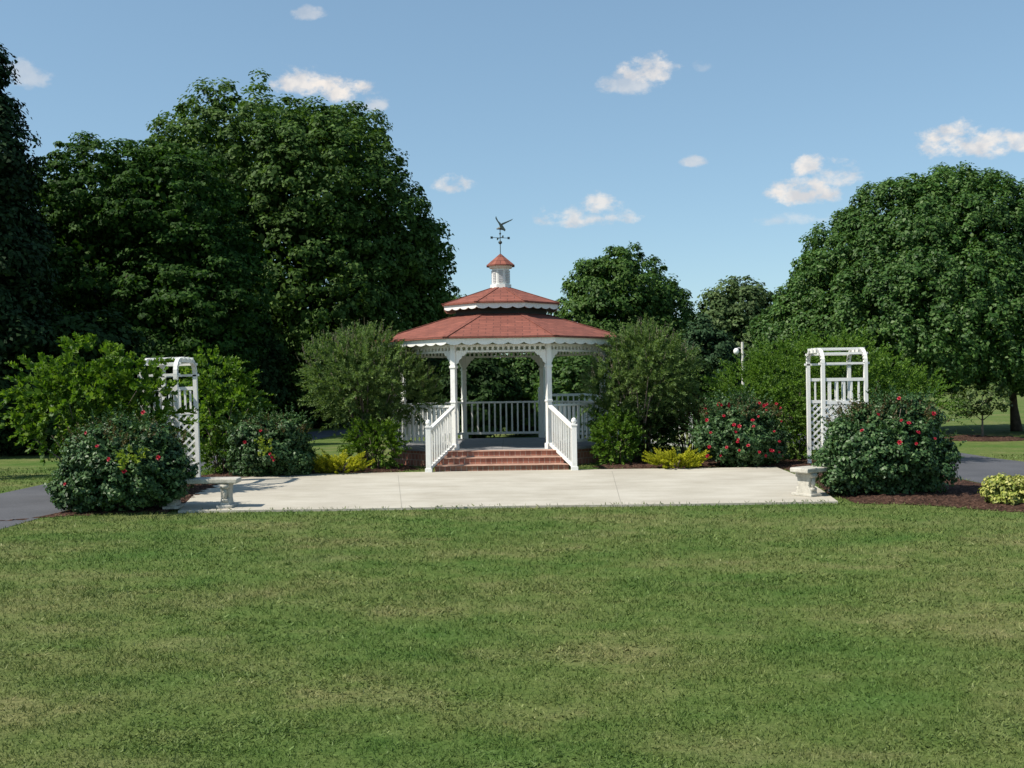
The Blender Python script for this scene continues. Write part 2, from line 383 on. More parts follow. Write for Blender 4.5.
# ------------------------------------------------------------------ lawn blades
def grass():
    rng = np.random.default_rng(11); cos = []
    bands = [(4.3, 5.6, 7000), (5.6, 7.2, 4800), (7.2, 9.5, 2800), (9.5, 12.5, 1500), (12.5, 16, 900), (16, 24, 300)]
    for y0, y1, dens in bands:
        hw = .53 * y1 + .3; n = int(2 * hw * (y1 - y0) * dens)
        x = rng.uniform(-hw, hw, n); y = rng.uniform(y0, y1, n)
        ok = np.abs(x) < .5 * y + .5
        for P in (PATIO, PATH_L, PATH_R, MUL_L, MUL_R): ok &= ~inside(P, x, y + .03 * np.sin(x * 2.9) + np.abs(rng.normal(0, .045, n)) * -1)
        v = np.sin(x * 5.1 + 1.3 * np.sin(y * 3.7)) * np.sin(y * 6.3 + x * 1.7) + .6 * np.sin(x * 13 + y * 9) * np.sin(y * 17 - x * 4)
        ok &= rng.random(n) < np.clip(.72 + .3 * v, .3, 1)
        x, y = x[ok], y[ok]; n = len(x)
        sc = (y / 5.5) ** .6
        h = rng.uniform(.008, .022, n) * sc; w = rng.uniform(.0016, .0040, n) * sc
        th = rng.uniform(0, 6.283, n); ln = rng.uniform(.1, 1.3, n) * h; la = rng.uniform(0, 6.283, n)
        clo = rng.random(n) < np.where(np.sin(x * 2.3 + np.sin(y * 3.1) * 1.5) * np.sin(y * 2.9 + x) > .45, .38, .07)                         # clover: short and broad
        h = np.where(clo, h * .8, h); w = np.where(clo, w * 2.2, w); ln = np.where(clo, h * 1.6, ln)
        b = np.stack([x, y, np.where(inside(PATIO, x, y), .03, 0)], 1); s = np.stack([np.cos(th), np.sin(th), 0 * th], 1) * w[:, None]
        tip = b + np.stack([np.cos(la) * ln, np.sin(la) * ln, h], 1)
        cos.append(np.stack([b - s, b + s, tip + s * .35, tip - s * .35], 1).reshape(-1, 3))
    me = fast_mesh('grass', np.concatenate(cos), 4, BLADE)
    o = link_mesh('grass', me, None); tag(o, 'short mown grass of the front lawn, green with straw coloured patches', 'grass', kind='stuff')
grass()

# ------------------------------------------------------------------ foliage
def unit(a): return a / (np.linalg.norm(a, axis=-1, keepdims=True) + 1e-9)
def rdir(rng, n): return unit(rng.normal(size=(n, 3)))
def leaf_quads(rng, p, nrm, tan, size, aspect, fold=.18):
    """diamond leaves folded on their midrib"""
    n = len(p); tan = unit(tan - nrm * (tan * nrm).sum(1, keepdims=True)); b = np.cross(nrm, tan)
    Ln = (size * rng.uniform(.65, 1.35, n))[:, None]; Wd = Ln * aspect * rng.uniform(.8, 1.2, n)[:, None]
    return np.stack([p - tan * Ln * .5, p + b * Wd * .5 + nrm * Wd * fold - tan * Ln * .05, p + tan * Ln * .5 - nrm * Ln * .08, p - b * Wd * .5 + nrm * Wd * fold - tan * Ln * .05], 1).reshape(-1, 3)

def crown_mesh(name, lobes, seed, clump, nclump, per, size, aspect=.62, mat=None, fill=.25, flat=.75, upb=.45, zmin=None, rag=.16):
    """crown of leaf clumps gathered on overlapping lobes (cx,cy,cz,rx,ry,rz)"""
    rng = np.random.default_rng(seed); Lb = np.array(lobes, float)
    area = (Lb[:, 3] * Lb[:, 4] + Lb[:, 3] * Lb[:, 5] + Lb[:, 4] * Lb[:, 5]); pick = rng.choice(len(Lb), nclump * 2, p=area / area.sum())
    d = rdir(rng, len(pick)); c0 = Lb[pick, :3]; r0 = Lb[pick, 3:]
    k = 1 - np.abs(rng.normal(0, rag, len(pick))) + rng.normal(0, .04, len(pick))
    c = c0 + d * r0 * k[:, None]
    keep = np.ones(len(c), bool)
    for i in range(len(Lb)):
        q = (((c - Lb[i, :3]) / Lb[i, 3:]) ** 2).sum(1); keep &= ~((q < .5) & (pick != i))
    if zmin is not None: keep &= c[:, 2] > zmin
    c, out = c[keep][:nclump], unit(d * np.array([1, 1, 1]))[keep][:nclump]
    m = len(c); rc = clump * rng.uniform(.55, 1.5, m)
    ii = np.repeat(np.arange(m), per); n = len(ii)
    dd = rdir(rng, n); dd = unit(dd + .55 * out[ii] + np.array([0, 0, .25]))
    rr = rc[ii] * rng.uniform(.12, 1, n) ** .6
    p = c[ii] + dd * rr[:, None] * np.array([1, 1, flat])
    nr = unit(.75 * dd + .35 * out[ii] + np.array([0, 0, upb]) + .55 * rdir(rng, n))
    tan = unit(.6 * dd + np.array([0, 0, -.05]) + rdir(rng, n))
    co = [leaf_quads(rng, p, nr, tan, size, aspect)]
    nf = int(n * fill)
    if nf:
        pk = rng.choice(len(Lb), nf, p=area / area.sum()); dq = rdir(rng, nf)
        q = Lb[pk, :3] + dq * Lb[pk, 3:] * rng.uniform(.35, .86, nf)[:, None]
        if zmin is not None: q = q[q[:, 2] > zmin]; dq = dq[:len(q)]
        co.append(leaf_quads(rng, q, rdir(rng, len(q)), rdir(rng, len(q)), size * 1.5, .8))
    co = np.concatenate(co)
    if zmin is None: co[:, 2] = np.maximum(co[:, 2], .03)
    return co if name is None else fast_mesh(name, co, 4, mat)

def trunk_mb(h, r, seed, nb=6, spread=2.0, top=.8, lean=(0, 0), base=.35):
    rng = random.Random(seed); m = MB(); pts = []; rad = []
    for i in range(8):
        t = i / 7; pts.append((lean[0] * t + rng.uniform(-.03, .03) * h * .2 * t, lean[1] * t, h * top * t))
        rad.append(r * (1.45 if i == 0 else 1.0 - .72 * t))
    m.tube(pts, rad, 10)
    for b in range(nb):
        t = base + (1 - base) * b / nb; i = min(6, int(t * 7)); p = Vector(pts[i]); a = b * 2.4 + rng.uniform(-.4, .4); ln = spread * rng.uniform(.7, 1.1) * (1.15 - .5 * t)
        q = [p, p + Vector((math.cos(a) * ln * .4, math.sin(a) * ln * .4, ln * .28)), p + Vector((math.cos(a) * ln * .75, math.sin(a) * ln * .75, ln * .62)), p + Vector((math.cos(a + .2) * ln, math.sin(a + .2) * ln, ln * .95))]
        br = rad[i] * .55; m.tube(q, [br, br * .75, br * .45, br * .15], 6)
        e = q[2]; m.tube([q[1], q[1] + Vector((math.cos(a + .9) * ln * .3, math.sin(a + .9) * ln * .3, ln * .3)), q[1] + Vector((math.cos(a + 1) * ln * .5, math.sin(a + 1) * ln * .5, ln * .6))], [br * .5, br * .3, br * .1], 5)
    return m

def shoots_mesh(name, rng, org, dr, length, nleaf, size, aspect, mat, bend=-.12, start=.15, spread=.7, taper=.5):
    """leafy shoots: from each origin a twig with leaves set along it"""
    m = len(org); ii = np.repeat(np.arange(m), nleaf); n = len(ii); t = rng.uniform(start, 1, n)
    ln = (length * rng.uniform(.6, 1.3, m))[ii]
    dd = dr[ii]; p = org[ii] + dd * (ln * t)[:, None]; p[:, 2] += bend * ln * t ** 2
    side = unit(np.cross(dd, rdir(rng, n)))
    tan = unit(dd * (1 - spread * .4) + side * spread)
    s = size * (1 - taper * t ** 2)
    p = p + tan * (s * .45)[:, None]
    nr = unit(np.cross(tan, rdir(rng, n)) + np.array([0, 0, .5]))
    n_ = len(p); nr = unit(nr - tan * (nr * tan).sum(1, keepdims=True)); b = np.cross(nr, tan)
    Ln = (s * rng.uniform(.7, 1.3, n_))[:, None]; Wd = Ln * aspect
    co = np.stack([p - tan * Ln * .5, p + b * Wd * .5 + nr * Wd * .2, p + tan * Ln * .5, p - b * Wd * .5 + nr * Wd * .2], 1).reshape(-1, 3)
    co[:, 2] = np.maximum(co[:, 2], .03)
    return co if name is None else fast_mesh(name, co, 4, mat)

LF = {
 'oak': leaf_mat('oak leaves', (0.026, 0.064, 0.011), (0.055, 0.113, 0.023), (0.114, 0.190, 0.051), .28, .6, .15, .35),
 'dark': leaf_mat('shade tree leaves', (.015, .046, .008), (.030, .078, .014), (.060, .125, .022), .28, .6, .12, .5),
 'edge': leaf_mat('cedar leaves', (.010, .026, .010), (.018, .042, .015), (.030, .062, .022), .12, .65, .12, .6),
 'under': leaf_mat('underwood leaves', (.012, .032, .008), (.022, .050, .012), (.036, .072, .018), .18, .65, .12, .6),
 'pear': leaf_mat('pear leaves', (0.024, 0.070, 0.013), (0.051, 0.117, 0.024), (0.116, 0.193, 0.061), .24, .5, .22, .5),
 'maple': leaf_mat('maple leaves', (0.028, 0.074, 0.014), (0.053, 0.115, 0.023), (0.101, 0.172, 0.044), .26, .55, .18, .6),
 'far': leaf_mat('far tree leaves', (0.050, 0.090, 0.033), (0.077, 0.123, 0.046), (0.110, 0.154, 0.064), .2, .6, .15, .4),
 'juniper': leaf_mat('blue green needles', (.020, .050, .022), (.032, .072, .030), (.055, .10, .042), .12, .6, .15, .9),
 'rose': leaf_mat('rose leaves', (0.022, 0.060, 0.020), (0.048, 0.106, 0.034), (0.115, 0.195, 0.078), .2, .45, .3, 2),
 'rosetip': leaf_mat('reddish young leaves', (.060, .058, .022), (.10, .080, .034), (.13, .11, .05), .2, .5, .3, 2),
 'lime': leaf_mat('lime leaves', (0.044, 0.109, 0.011), (0.088, 0.171, 0.017), (0.166, 0.265, 0.035), .38, .5, .25, 1.4),
 'fresh': leaf_mat('fresh green leaves', (0.053, 0.120, 0.017), (0.095, 0.185, 0.025), (0.154, 0.259, 0.039), .35, .55, .2, 1.2),
 'vitex': leaf_mat('grey green narrow leaves', (0.065, 0.119, 0.035), (0.116, 0.186, 0.055), (0.189, 0.266, 0.102), .3, .6, .2, 1.4),
 'spike': leaf_mat('dry flower spikes', (0.128, 0.120, 0.088), (0.192, 0.176, 0.144), (0.264, 0.248, 0.216), .25, .8, .1, 3),
 'gold': leaf_mat('golden needles', (.20, .23, .014), (.36, .38, .022), (.52, .49, .05), .3, .6, .15, 3),
 'varie': leaf_mat('cream and yellow leaves', (.17, .23, .04), (.36, .39, .09), (.54, .52, .19), .25, .5, .3, 4),
 'growth': leaf_mat('new yellow green leaves', (.12, .19, .02), (.22, .30, .04), (.34, .40, .08), .3, .5, .3, 4),
 'sap': leaf_mat('sapling leaves', (.05, .09, .024), (.08, .13, .036), (.12, .17, .058), .3, .5, .3, 1.5),
 'nandina': leaf_mat('olive and bronze leaves', (.075, .085, .026), (.125, .115, .042), (.19, .15, .06), .3, .55, .2, 2),
}
TREEGROUP = 'trees standing round the lawn'
def tree(name, label, x, y, lobes, seed, mat, clump, nclump, per, size, th, tr, nb=6, spread=2, zmin=None, cat='tree', aspect=.62, lean=(0, 0), **kw):
    t = empty(name, (x, y, 0), 0, label, cat)
    trunk_mb(th, tr, seed, nb, spread, .8, lean).build('trunk', BARK, t, smooth=True)
    link_mesh('crown', crown_mesh('crown', lobes, seed + 1, clump, nclump, per, size, aspect, LF[mat], zmin=zmin, **kw), None, t)
    return t

def X(px, Y, py=384): return at(px, py, Y).x
def Z(px, py, Y): return at(px, py, Y).z

# big spreading oak left of the gazebo
Y0 = 46; x0 = X(300, Y0)
def lob(px, py, rpx, rpy, dY, Y, xb, ry=None):
    p = at(px, py, Y + dY); s = (Y + dY) / F
    return (p.x - xb, dY, p.z, rpx * s, ry if ry else rpx * s, rpy * s)
tree('oak_tree', 'tallest broad oak with a rounded crown, rising left of the gazebo roof', x0, Y0,
     [lob(250, 172, 98, 82, 0, Y0, x0), lob(318, 190, 92, 80, -1, Y0, x0), lob(198, 196, 66, 66, 1, Y0, x0), lob(368, 235, 68, 64, -1, Y0, x0), lob(402, 268, 44, 46, 0, Y0, x0), lob(424, 256, 28, 34, 0, Y0, x0), lob(432, 300, 22, 26, .4, Y0, x0),
      lob(300, 290, 110, 90, -1, Y0, x0), lob(365, 330, 70, 62, 0, Y0, x0), lob(240, 300, 90, 100, 1, Y0, x0), lob(345, 138, 40, 32, 1, Y0, x0), lob(280, 360, 90, 60, 0, Y0, x0)],
     21, 'oak', .46, 2300, 56, .18, 12, .42, 8, 4.5, zmin=.6, rag=.17, fill=.2)
Y0 = 37; x0 = X(130, Y0)
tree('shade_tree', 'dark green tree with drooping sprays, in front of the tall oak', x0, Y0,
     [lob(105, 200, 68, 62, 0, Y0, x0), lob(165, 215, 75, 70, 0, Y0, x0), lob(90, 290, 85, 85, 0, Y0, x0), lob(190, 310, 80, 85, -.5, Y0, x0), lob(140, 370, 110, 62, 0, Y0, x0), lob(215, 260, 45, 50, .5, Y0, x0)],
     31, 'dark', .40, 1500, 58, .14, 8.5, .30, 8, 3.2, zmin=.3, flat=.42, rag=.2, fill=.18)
Y0 = 29; x0 = X(-28, Y0)
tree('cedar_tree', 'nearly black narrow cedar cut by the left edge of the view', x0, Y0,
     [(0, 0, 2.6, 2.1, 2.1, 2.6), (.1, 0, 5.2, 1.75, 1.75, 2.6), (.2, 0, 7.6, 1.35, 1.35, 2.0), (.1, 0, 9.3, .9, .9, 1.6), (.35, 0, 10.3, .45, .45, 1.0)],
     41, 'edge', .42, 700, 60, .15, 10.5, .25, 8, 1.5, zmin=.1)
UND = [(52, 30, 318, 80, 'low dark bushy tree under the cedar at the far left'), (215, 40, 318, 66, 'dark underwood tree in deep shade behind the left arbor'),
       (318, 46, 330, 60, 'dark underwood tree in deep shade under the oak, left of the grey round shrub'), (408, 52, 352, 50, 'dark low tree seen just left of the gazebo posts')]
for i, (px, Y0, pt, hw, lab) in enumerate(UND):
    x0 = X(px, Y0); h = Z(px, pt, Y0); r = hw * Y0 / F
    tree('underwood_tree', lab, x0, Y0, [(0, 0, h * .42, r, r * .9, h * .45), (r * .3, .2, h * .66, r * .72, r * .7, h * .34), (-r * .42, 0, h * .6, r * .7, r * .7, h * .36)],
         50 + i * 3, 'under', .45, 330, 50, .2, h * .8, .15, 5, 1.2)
Y0 = 54; x0 = X(440, Y0)
tree('small_tree', 'small tree showing between the oak and the gazebo roof', x0, Y0, [(0, 0, 4.1, 1.9, 1.9, 2.2), (.3, 0, 2.4, 2.2, 2, 1.9)], 71, 'maple', .45, 260, 48, .22, 4, .14, 5, 1.4)

Y0 = 48; x0 = X(622, Y0)
tree('maple_tree', 'round green maple behind the right side of the gazebo roof', x0, Y0,
     [lob(622, 305, 56, 58, 0, Y0, x0), lob(588, 325, 36, 48, 0, Y0, x0), lob(660, 330, 36, 48, 0, Y0, x0), lob(622, 365, 75, 50, 0, Y0, x0), lob(610, 275, 26, 26, 0, Y0, x0)],
     81, 'maple', .38, 800, 66, .15, 6.5, .2, 6, 2, zmin=.3, rag=.18, fill=.2)
Y0 = 72; x0 = X(742, Y0)
tree('distant_tree', 'pale distant tree in the gap between the maple and the large round pear tree', x0, Y0,
     [lob(742, 308, 36, 28, 0, Y0, x0), lob(720, 325, 30, 30, 0, Y0, x0), lob(772, 330, 30, 36, 0, Y0, x0), lob(745, 360, 60, 42, 0, Y0, x0), lob(705, 345, 24, 30, 0, Y0, x0)],
     91, 'far', .6, 480, 42, .26, 7, .2, 6, 2.5, zmin=.5)
Y0 = 43; x0 = X(704, Y0)
tree('juniper_tree', 'dark blue green juniper right of the grey shrub, in front of the distant tree', x0, Y0,
     [(0, 0, 1.5, 1.35, 1.3, 1.5), (.1, 0, 2.7, .95, .95, 1.2), (-.1, 0, 3.5, .5, .5, .8), (.9, .1, 1.7, .8, .8, 1.4)], 101, 'juniper', .3, 380, 52, .13, 3.2, .12, 5, .8)
Y0 = 34.5; x0 = X(1016, Y0)
def pl(px, py, r1, r2, dY=0): return lob(px, py, r1, r2, dY, Y0, x0)
tree('pear_tree', 'large dense dome shaped pear tree filling the right edge of the view', x0, Y0,
     [pl(930, 270, 100, 92), pl(975, 272, 98, 96, .5), pl(868, 312, 82, 85, -.3), pl(1040, 320, 95, 90, .3), pl(930, 330, 128, 85, -1.2), pl(1010, 335, 105, 68, -1.0), pl(818, 350, 56, 62, .4), pl(908, 228, 62, 48, 0), pl(855, 262, 50, 48, .3), pl(985, 240, 70, 60, 0), pl(800, 365, 38, 48, .2), pl(945, 210, 46, 38, .2), pl(790, 335, 34, 40, .3), pl(830, 310, 50, 50, .4)],
     111, 'pear', .25, 3000, 58, .11, 6.5, .13, 9, 2.6, zmin=1.35, rag=.10, fill=.2, flat=1.0, lean=(-.5, 0))
BACK = [(478, 34, 352, 34, 'under', 'dense green shrub seen through the gazebo, left of its opening'), (522, 36, 349, 34, 'maple', 'dark glossy shrub seen through the middle of the gazebo'),
        (573, 33, 356, 30, 'maple', 'mid green shrub seen between the right gazebo posts'), (662, 38, 352, 48, 'under', 'broad dark shrub behind the right grey round shrub'),
        (795, 44, 338, 46, 'maple', 'green tree low behind the right arbor')]
for i, (px, Y0, pt, hw, mt, lab) in enumerate(BACK):
    x0 = X(px, Y0); h = Z(px, pt, Y0); r = hw * Y0 / F
    t = empty('background_shrub', (x0, Y0, 0), 0, lab, 'shrub')
    trunk_mb(h, .07, 120 + i, 5, .8, .7, base=.1).build('stem', BARK, t, smooth=True)
    link_mesh('foliage', crown_mesh('foliage', [(0, 0, h * .48, r, r, h * .46), (r * .4, 0, h * .68, r * .6, r * .6, h * .3), (-r * .45, .1, h * .55, r * .62, r * .6, h * .38)], 130 + i, .28, 260, 46, .14, .6, LF[mt]), None, t)
# off to the left: the wood goes on outside the frame and throws its shade across
for i, (x0, y0, h, r) in enumerate([(-20.5, 34, 12.5, 4.3), (-24, 43, 13.5, 5), (-17.5, 47, 11, 4.0)]):
    tree('wood_tree', ['tall tree of the wood beyond the left edge, nearest the cedar', 'tall tree deep in the wood beyond the left edge', 'tall tree behind the dark green shade tree'][i], x0, y0,
         [(0, 0, h * .62, r, r, h * .37), (r * .4, 0, h * .42, r * .8, r * .8, h * .36), (-r * .3, -.5, h * .36, r * .9, r * .9, h * .34)], 140 + 3 * i, 'under', .7, 420, 50, .3, h * .8, .3, 7, 3)
def farwood():
    rng = np.random.default_rng(5); lob_ = []
    for i in range(70):
        xx = -95 + i * 2.9 + rng.uniform(-1, 1); yy = rng.uniform(108, 130); h = rng.uniform(3.5, 7.0)
        lob_.append((xx, yy, h * .45, rng.uniform(2.5, 4.5), 3, h * .55))
    o = link_mesh('far_wood', crown_mesh('far_wood', lob_, 6, .9, 2600, 14, .75, .7, LF['far'], fill=.3), None)
    tag(o, 'far off line of woods closing the view behind the lawn', 'woods', kind='stuff')
farwood()

# sapling in a mulch ring on the far right lawn
t = empty('sapling', (12.9, 30.2, 0), 0, 'thin young tree in a ring of mulch on the right lawn', 'tree')
trunk_mb(1.5, .035, 160, 6, .75, .8, base=.45).build('trunk', BARKP, t, smooth=True)
link_mesh('crown', crown_mesh('crown', [(0, 0, 1.15, .75, .7, .42), (-.4, 0, .95, .5, .4, .3), (.35, 0, 1.3, .4, .4, .25)], 161, .16, 75, 26, .10, .5, LF['sap'], fill=0), None, t)

# ------------------------------------------------------------------ gazebo
GX, GY = -0.22, 24.73
gz = empty('gazebo', (GX, GY, 0), 0, 'white octagonal garden gazebo with two tiered red shingle roof and cupola', 'gazebo')
A = 2.33                                             # apothem at the posts
def octp(a, z, rot=22.5): return [(a / math.cos(R(22.5)) * math.cos(R(rot + 45 * k)), a / math.cos(R(22.5)) * math.sin(R(rot + 45 * k)), z) for k in range(8)]
def frustum(a0, z0, a1, z1):
    return octp(a0, z0) + octp(a1, z1), [(k, (k + 1) % 8, 8 + (k + 1) % 8, 8 + k) for k in range(8)]
FZ = .37
m = MB(); v, f = frustum(2.40, 0, 2.40, FZ - .045); m.add(v, f); m.build('brick_base', BRICK, gz)
m = MB(); v, f = frustum(2.46, FZ - .045, 2.46, FZ); m.add(v, f + [tuple(range(8, 16)), tuple(range(8))[::-1]]); m.build('floor', GREYDECK, gz)
# steps: two blocks and the top landing, wider towards the bottom
st = MB(); tr = MB()
def trap(mb, w0, w1, y0, y1, z0, z1):
    vs = [(-w0 / 2, y0), (w0 / 2, y0), (w1 / 2, y1), (-w1 / 2, y1)]
    mb.add([(a, b, z0) for a, b in vs] + [(a, b, z1) for a, b in vs], [(3, 2, 1, 0), (4, 5, 6, 7), (0, 1, 5, 4), (1, 2, 6, 5), (2, 3, 7, 6), (3, 0, 4, 7)])
trap(st, 2.60, 2.1, -3.36, -2.47, .0, .115); trap(st, 2.44, 2.08, -3.06, -2.47, .129, .241); trap(st, 2.28, 2.06, -2.77, -2.47, .253, .360)
trap(tr, 2.63, 2.12, -3.385, -2.47, .115, .129); trap(tr, 2.47, 2.1, -3.085, -2.47, .241, .253); trap(tr, 2.31, 2.07, -2.795, -2.465, .360, .372)
sto = st.build('steps', BRICK, gz, bevel=.004); tr.build('tread', CAPSTONE, sto, bevel=.005)
# posts with collars, one mesh shared by all eight
HP = 2.52
pts8 = octp(A, 0)
def post_mesh():
    m = MB(); m.box((0, 0, FZ + (HP - FZ) / 2), (.105, .105, HP - FZ))
    m.box((0, 0, FZ + .06), (.15, .15, .12)); m.box((0, 0, 2.06), (.135, .135, .05)); m.box((0, 0, FZ + .98), (.13, .13, .04)); return m
pp = None; posts = []
bm_ = MB()
arc = [(0, 0), (.27, 0), (.27, -.035), (.235, -.05), (.215, -.085), (.175, -.085), (.15, -.11), (.145, -.15), (.105, -.165), (.085, -.20), (.06, -.25), (.03, -.28), (0, -.29)]
bm_.prism([(a * .8 + .05, b * .85) for a, b in arc], (0, 0, 2.36), (1, 0, 0), (0, 0, 1), .04)
bracket0 = None
for k in range(8):
    x, y, _ = pts8[k]; rz = math.atan2(y, x)
    if pp is None:
        pp = post_mesh().build('post', WHITE, gz, bevel=.006); p = pp
    else: p = dup(pp, gz)
    p.location = (x, y, 0); p.rotation_euler = (0, 0, rz); posts.append(p)
    for s in (-1, 1):
        q = pts8[(k + s) % 8]; ang = math.atan2(q[1] - y, q[0] - x) - rz
        if bracket0 is None: bracket0 = bm_.build('bracket', WHITE, p); b = bracket0
        else: b = dup(bracket0, p)
        b.rotation_euler = (0, 0, ang)
# frieze of short spindles under the eaves
for k in range(8):
    a, b = Vector(pts8[k]), Vector(pts8[(k + 1) % 8]); d = (b - a).normalized(); m = MB()
    p, q = a + d * .055, b - d * .055; up_ = Vector((0, 0, 1))
    m.beam(p + up_ * 2.49, q + up_ * 2.49, .05, .05); m.beam(p + up_ * 2.375, q + up_ * 2.375, .05, .04)
    n = 17
    for i in range(1, n):
        c = p + (q - p) * i / n; m.beam(c + up_ * 2.393, c + up_ * 2.467, .03, .045, d)
    m.build('frieze', WHITE, gz)
# railings on the seven closed sides
balm = MB(); balm.box((0, 0, 0), (.042, .042, .70)); bal0 = None
for k in range(8):
    a, b = Vector(pts8[k]), Vector(pts8[(k + 1) % 8]); mid = (a + b) / 2
    if mid.y < -2 and abs(mid.x) < .5: continue
    d = (b - a).normalized(); ang = math.atan2(d.y, d.x); W_ = (b - a).length - .105
    m = MB(); m.box((0, 0, FZ + .885), (W_, .085, .045), 0); rl = m.build('railing', WHITE, gz, bevel=.006)
    rl.location = (mid.x, mid.y, 0); rl.rotation_euler = (0, 0, ang)
    m = MB(); m.box((0, 0, FZ + .13), (W_, .05, .055)); m.build('bottom_rail', WHITE, rl)
    n = 12
    for i in range(1, n + 1):
        loc = (-W_ / 2 + W_ * i / (n + 1), 0, FZ + .509)
        if bal0 is None: bal0 = balm.build('baluster', WHITE, rl, loc=loc)
        else: dup(bal0, rl, loc)
# stair railings, splayed outwards
sb0 = None
newel_prof = [(.062, 0), (.062, .10), (.05, .11), (.05, .82), (.062, .83), (.062, .86), (.04, .88), (.052, .92), (.05, .96), (.03, .99), (.005, 1.0)]
for s in (-1, 1):
    top = Vector((s * .965, -2.38, FZ)); bot = Vector((s * 1.40, -3.60, 0))
    m = MB(); nm = MB()
    nm.box((0, 0, .44), (.10, .10, .88)); nm.box((0, 0, .05), (.135, .135, .10)); nm.box((0, 0, .90), (.125, .125, .035)); nm.lathe([(.03, .915), (.052, .955), (.055, .98), (.04, 1.02), (.01, 1.04)], n=12)
    d = (Vector((bot.x, bot.y, 0)) - Vector((top.x, top.y, 0))); dn = d.normalized()
    hi = Vector((top.x, top.y, FZ + .87)) + dn * .06; lo = Vector((bot.x, bot.y, .84)) - dn * .05
    m.beam(hi, lo, .085, .05); r_ = m.build('stair_railing', WHITE, gz, bevel=.005)
    nm.build('newel_post', WHITE, r_, bevel=.005, loc=(bot.x, bot.y, 0))
    m = MB(); hb = Vector((top.x, top.y, FZ + .10)) + dn * .06; lb = Vector((bot.x, bot.y, .10)) - dn * .05
    m.beam(hb, lb, .05, .055); m.build('bottom_rail', WHITE, r_)
    n = 9
    for i in range(1, n + 1):
        t = i / (n + 1); c = (hi + (lo - hi) * t + hb + (lb - hb) * t) / 2
        if sb0 is None: q_ = MB(); q_.box((0, 0, 0), (.034, .034, .73)); sb0 = q_.build('baluster', WHITE, r_, loc=c)
        else: dup(sb0, r_, c)
# roofs
def fascia(a, zt, band, scal, nsc, name, parent):
    m = MB(); P = octp(a, 0)
    for k in range(8):
        p, q = Vector(P[k]), Vector(P[(k + 1) % 8]); d = q - p; Ln = d.length; d.normalize(); nS = nsc * 8
        nrm = Vector((d.y, -d.x, 0)) * .025
        for i in range(nS):
            u0, u1 = Ln * i / nS, Ln * (i + 1) / nS
            z0, z1 = [zt - band - scal * abs(math.sin(math.pi * nsc * u / Ln)) ** .7 for u in (u0, u1)]
            A_, B_ = p + d * u0, p + d * u1
            m.add([(*(A_)[:2], zt), (*(B_)[:2], zt), (*(B_)[:2], z1), (*(A_)[:2], z0), (*(A_ - nrm)[:2], zt), (*(B_ - nrm)[:2], zt), (*(B_ - nrm)[:2], z1), (*(A_ - nrm)[:2], z0)],
                  [(3, 2, 1, 0), (4, 5, 6, 7), (3, 7, 6, 2)])
    return m.build(name, WHITE, parent)
def roof(a0, z0, a1, z1, name):
    m = MB(); v, f = frustum(a0, z0, a1, z1); m.add(v, f)
    v2, f2 = frustum(a0, z0 - .035, a0, z0); m.add(v2, f2)
    return m.build(name, SHINGLE, gz)
lr = roof(2.70, 2.665, 1.02, 3.225, 'lower_roof')
m = MB(); v, f = frustum(2.69, 2.625, 1.02, 3.17); m.add(v, [x[::-1] for x in f]); m.build('ceiling', CEIL, lr)
capm = MB(); P0, P1 = octp(2.712, 2.669), octp(1.02, 3.228)
for k in range(8): capm.beam(P0[k], P1[k], .13, .006)
capm.build('ridge_cap', SHINGLE, lr)
fascia(2.64, 2.63, .085, .045, 7, 'fascia', lr)
m = MB(); v, f = frustum(1.0, 3.15, 1.0, 3.47); m.add(v, f); m.build('vent_gap_shade', plain('painted vent shade', (.045, .042, .04), .8), gz)  # dark band painted as the shade inside the open vent gap
ur = roof(1.29, 3.475, .20, 3.865, 'upper_roof')
m = MB(); v, f = frustum(1.28, 3.437, .2, 3.82); m.add(v, [x[::-1] for x in f]); m.build('ceiling', CEIL, ur)
capm = MB(); P0, P1 = octp(1.298, 3.478), octp(.20, 3.868)
for k in range(8): capm.beam(P0[k], P1[k], .10, .006)
capm.build('ridge_cap', SHINGLE, ur)
fascia(1.25, 3.44, .075, .04, 4, 'fascia', ur)
# cupola
cu = MB(); v, f = frustum(.235, 3.80, .235, 3.93); cu.add(v, f + [tuple(range(8, 16))])
v, f = frustum(.195, 3.93, .195, 4.30); cu.add(v, f); v, f = frustum(.245, 4.30, .27, 4.36); cu.add(v, f + [tuple(range(8))[::-1]])
cup = cu.build('cupola', WHITE, gz)
lv = MB(); Pc = octp(.199, 0)
for k in range(8):
    p, q = Vector(Pc[k]), Vector(Pc[(k + 1) % 8]); d = (q - p)
    for j in range(8):
        z = 3.975 + j * .037
        lv.beam(p + d * .2 + Vector((0, 0, z)), q - d * .2 + Vector((0, 0, z)), .02, .022)
lv.build('louvre', LOUVRE, cup)
m = MB(); v, f = frustum(.315, 4.362, .012, 4.63); m.add(v, f + [tuple(range(8))[::-1]]); v, f = frustum(.315, 4.34, .315, 4.362); m.add(v, f); m.build('cupola_roof', SHINGLE, cup)
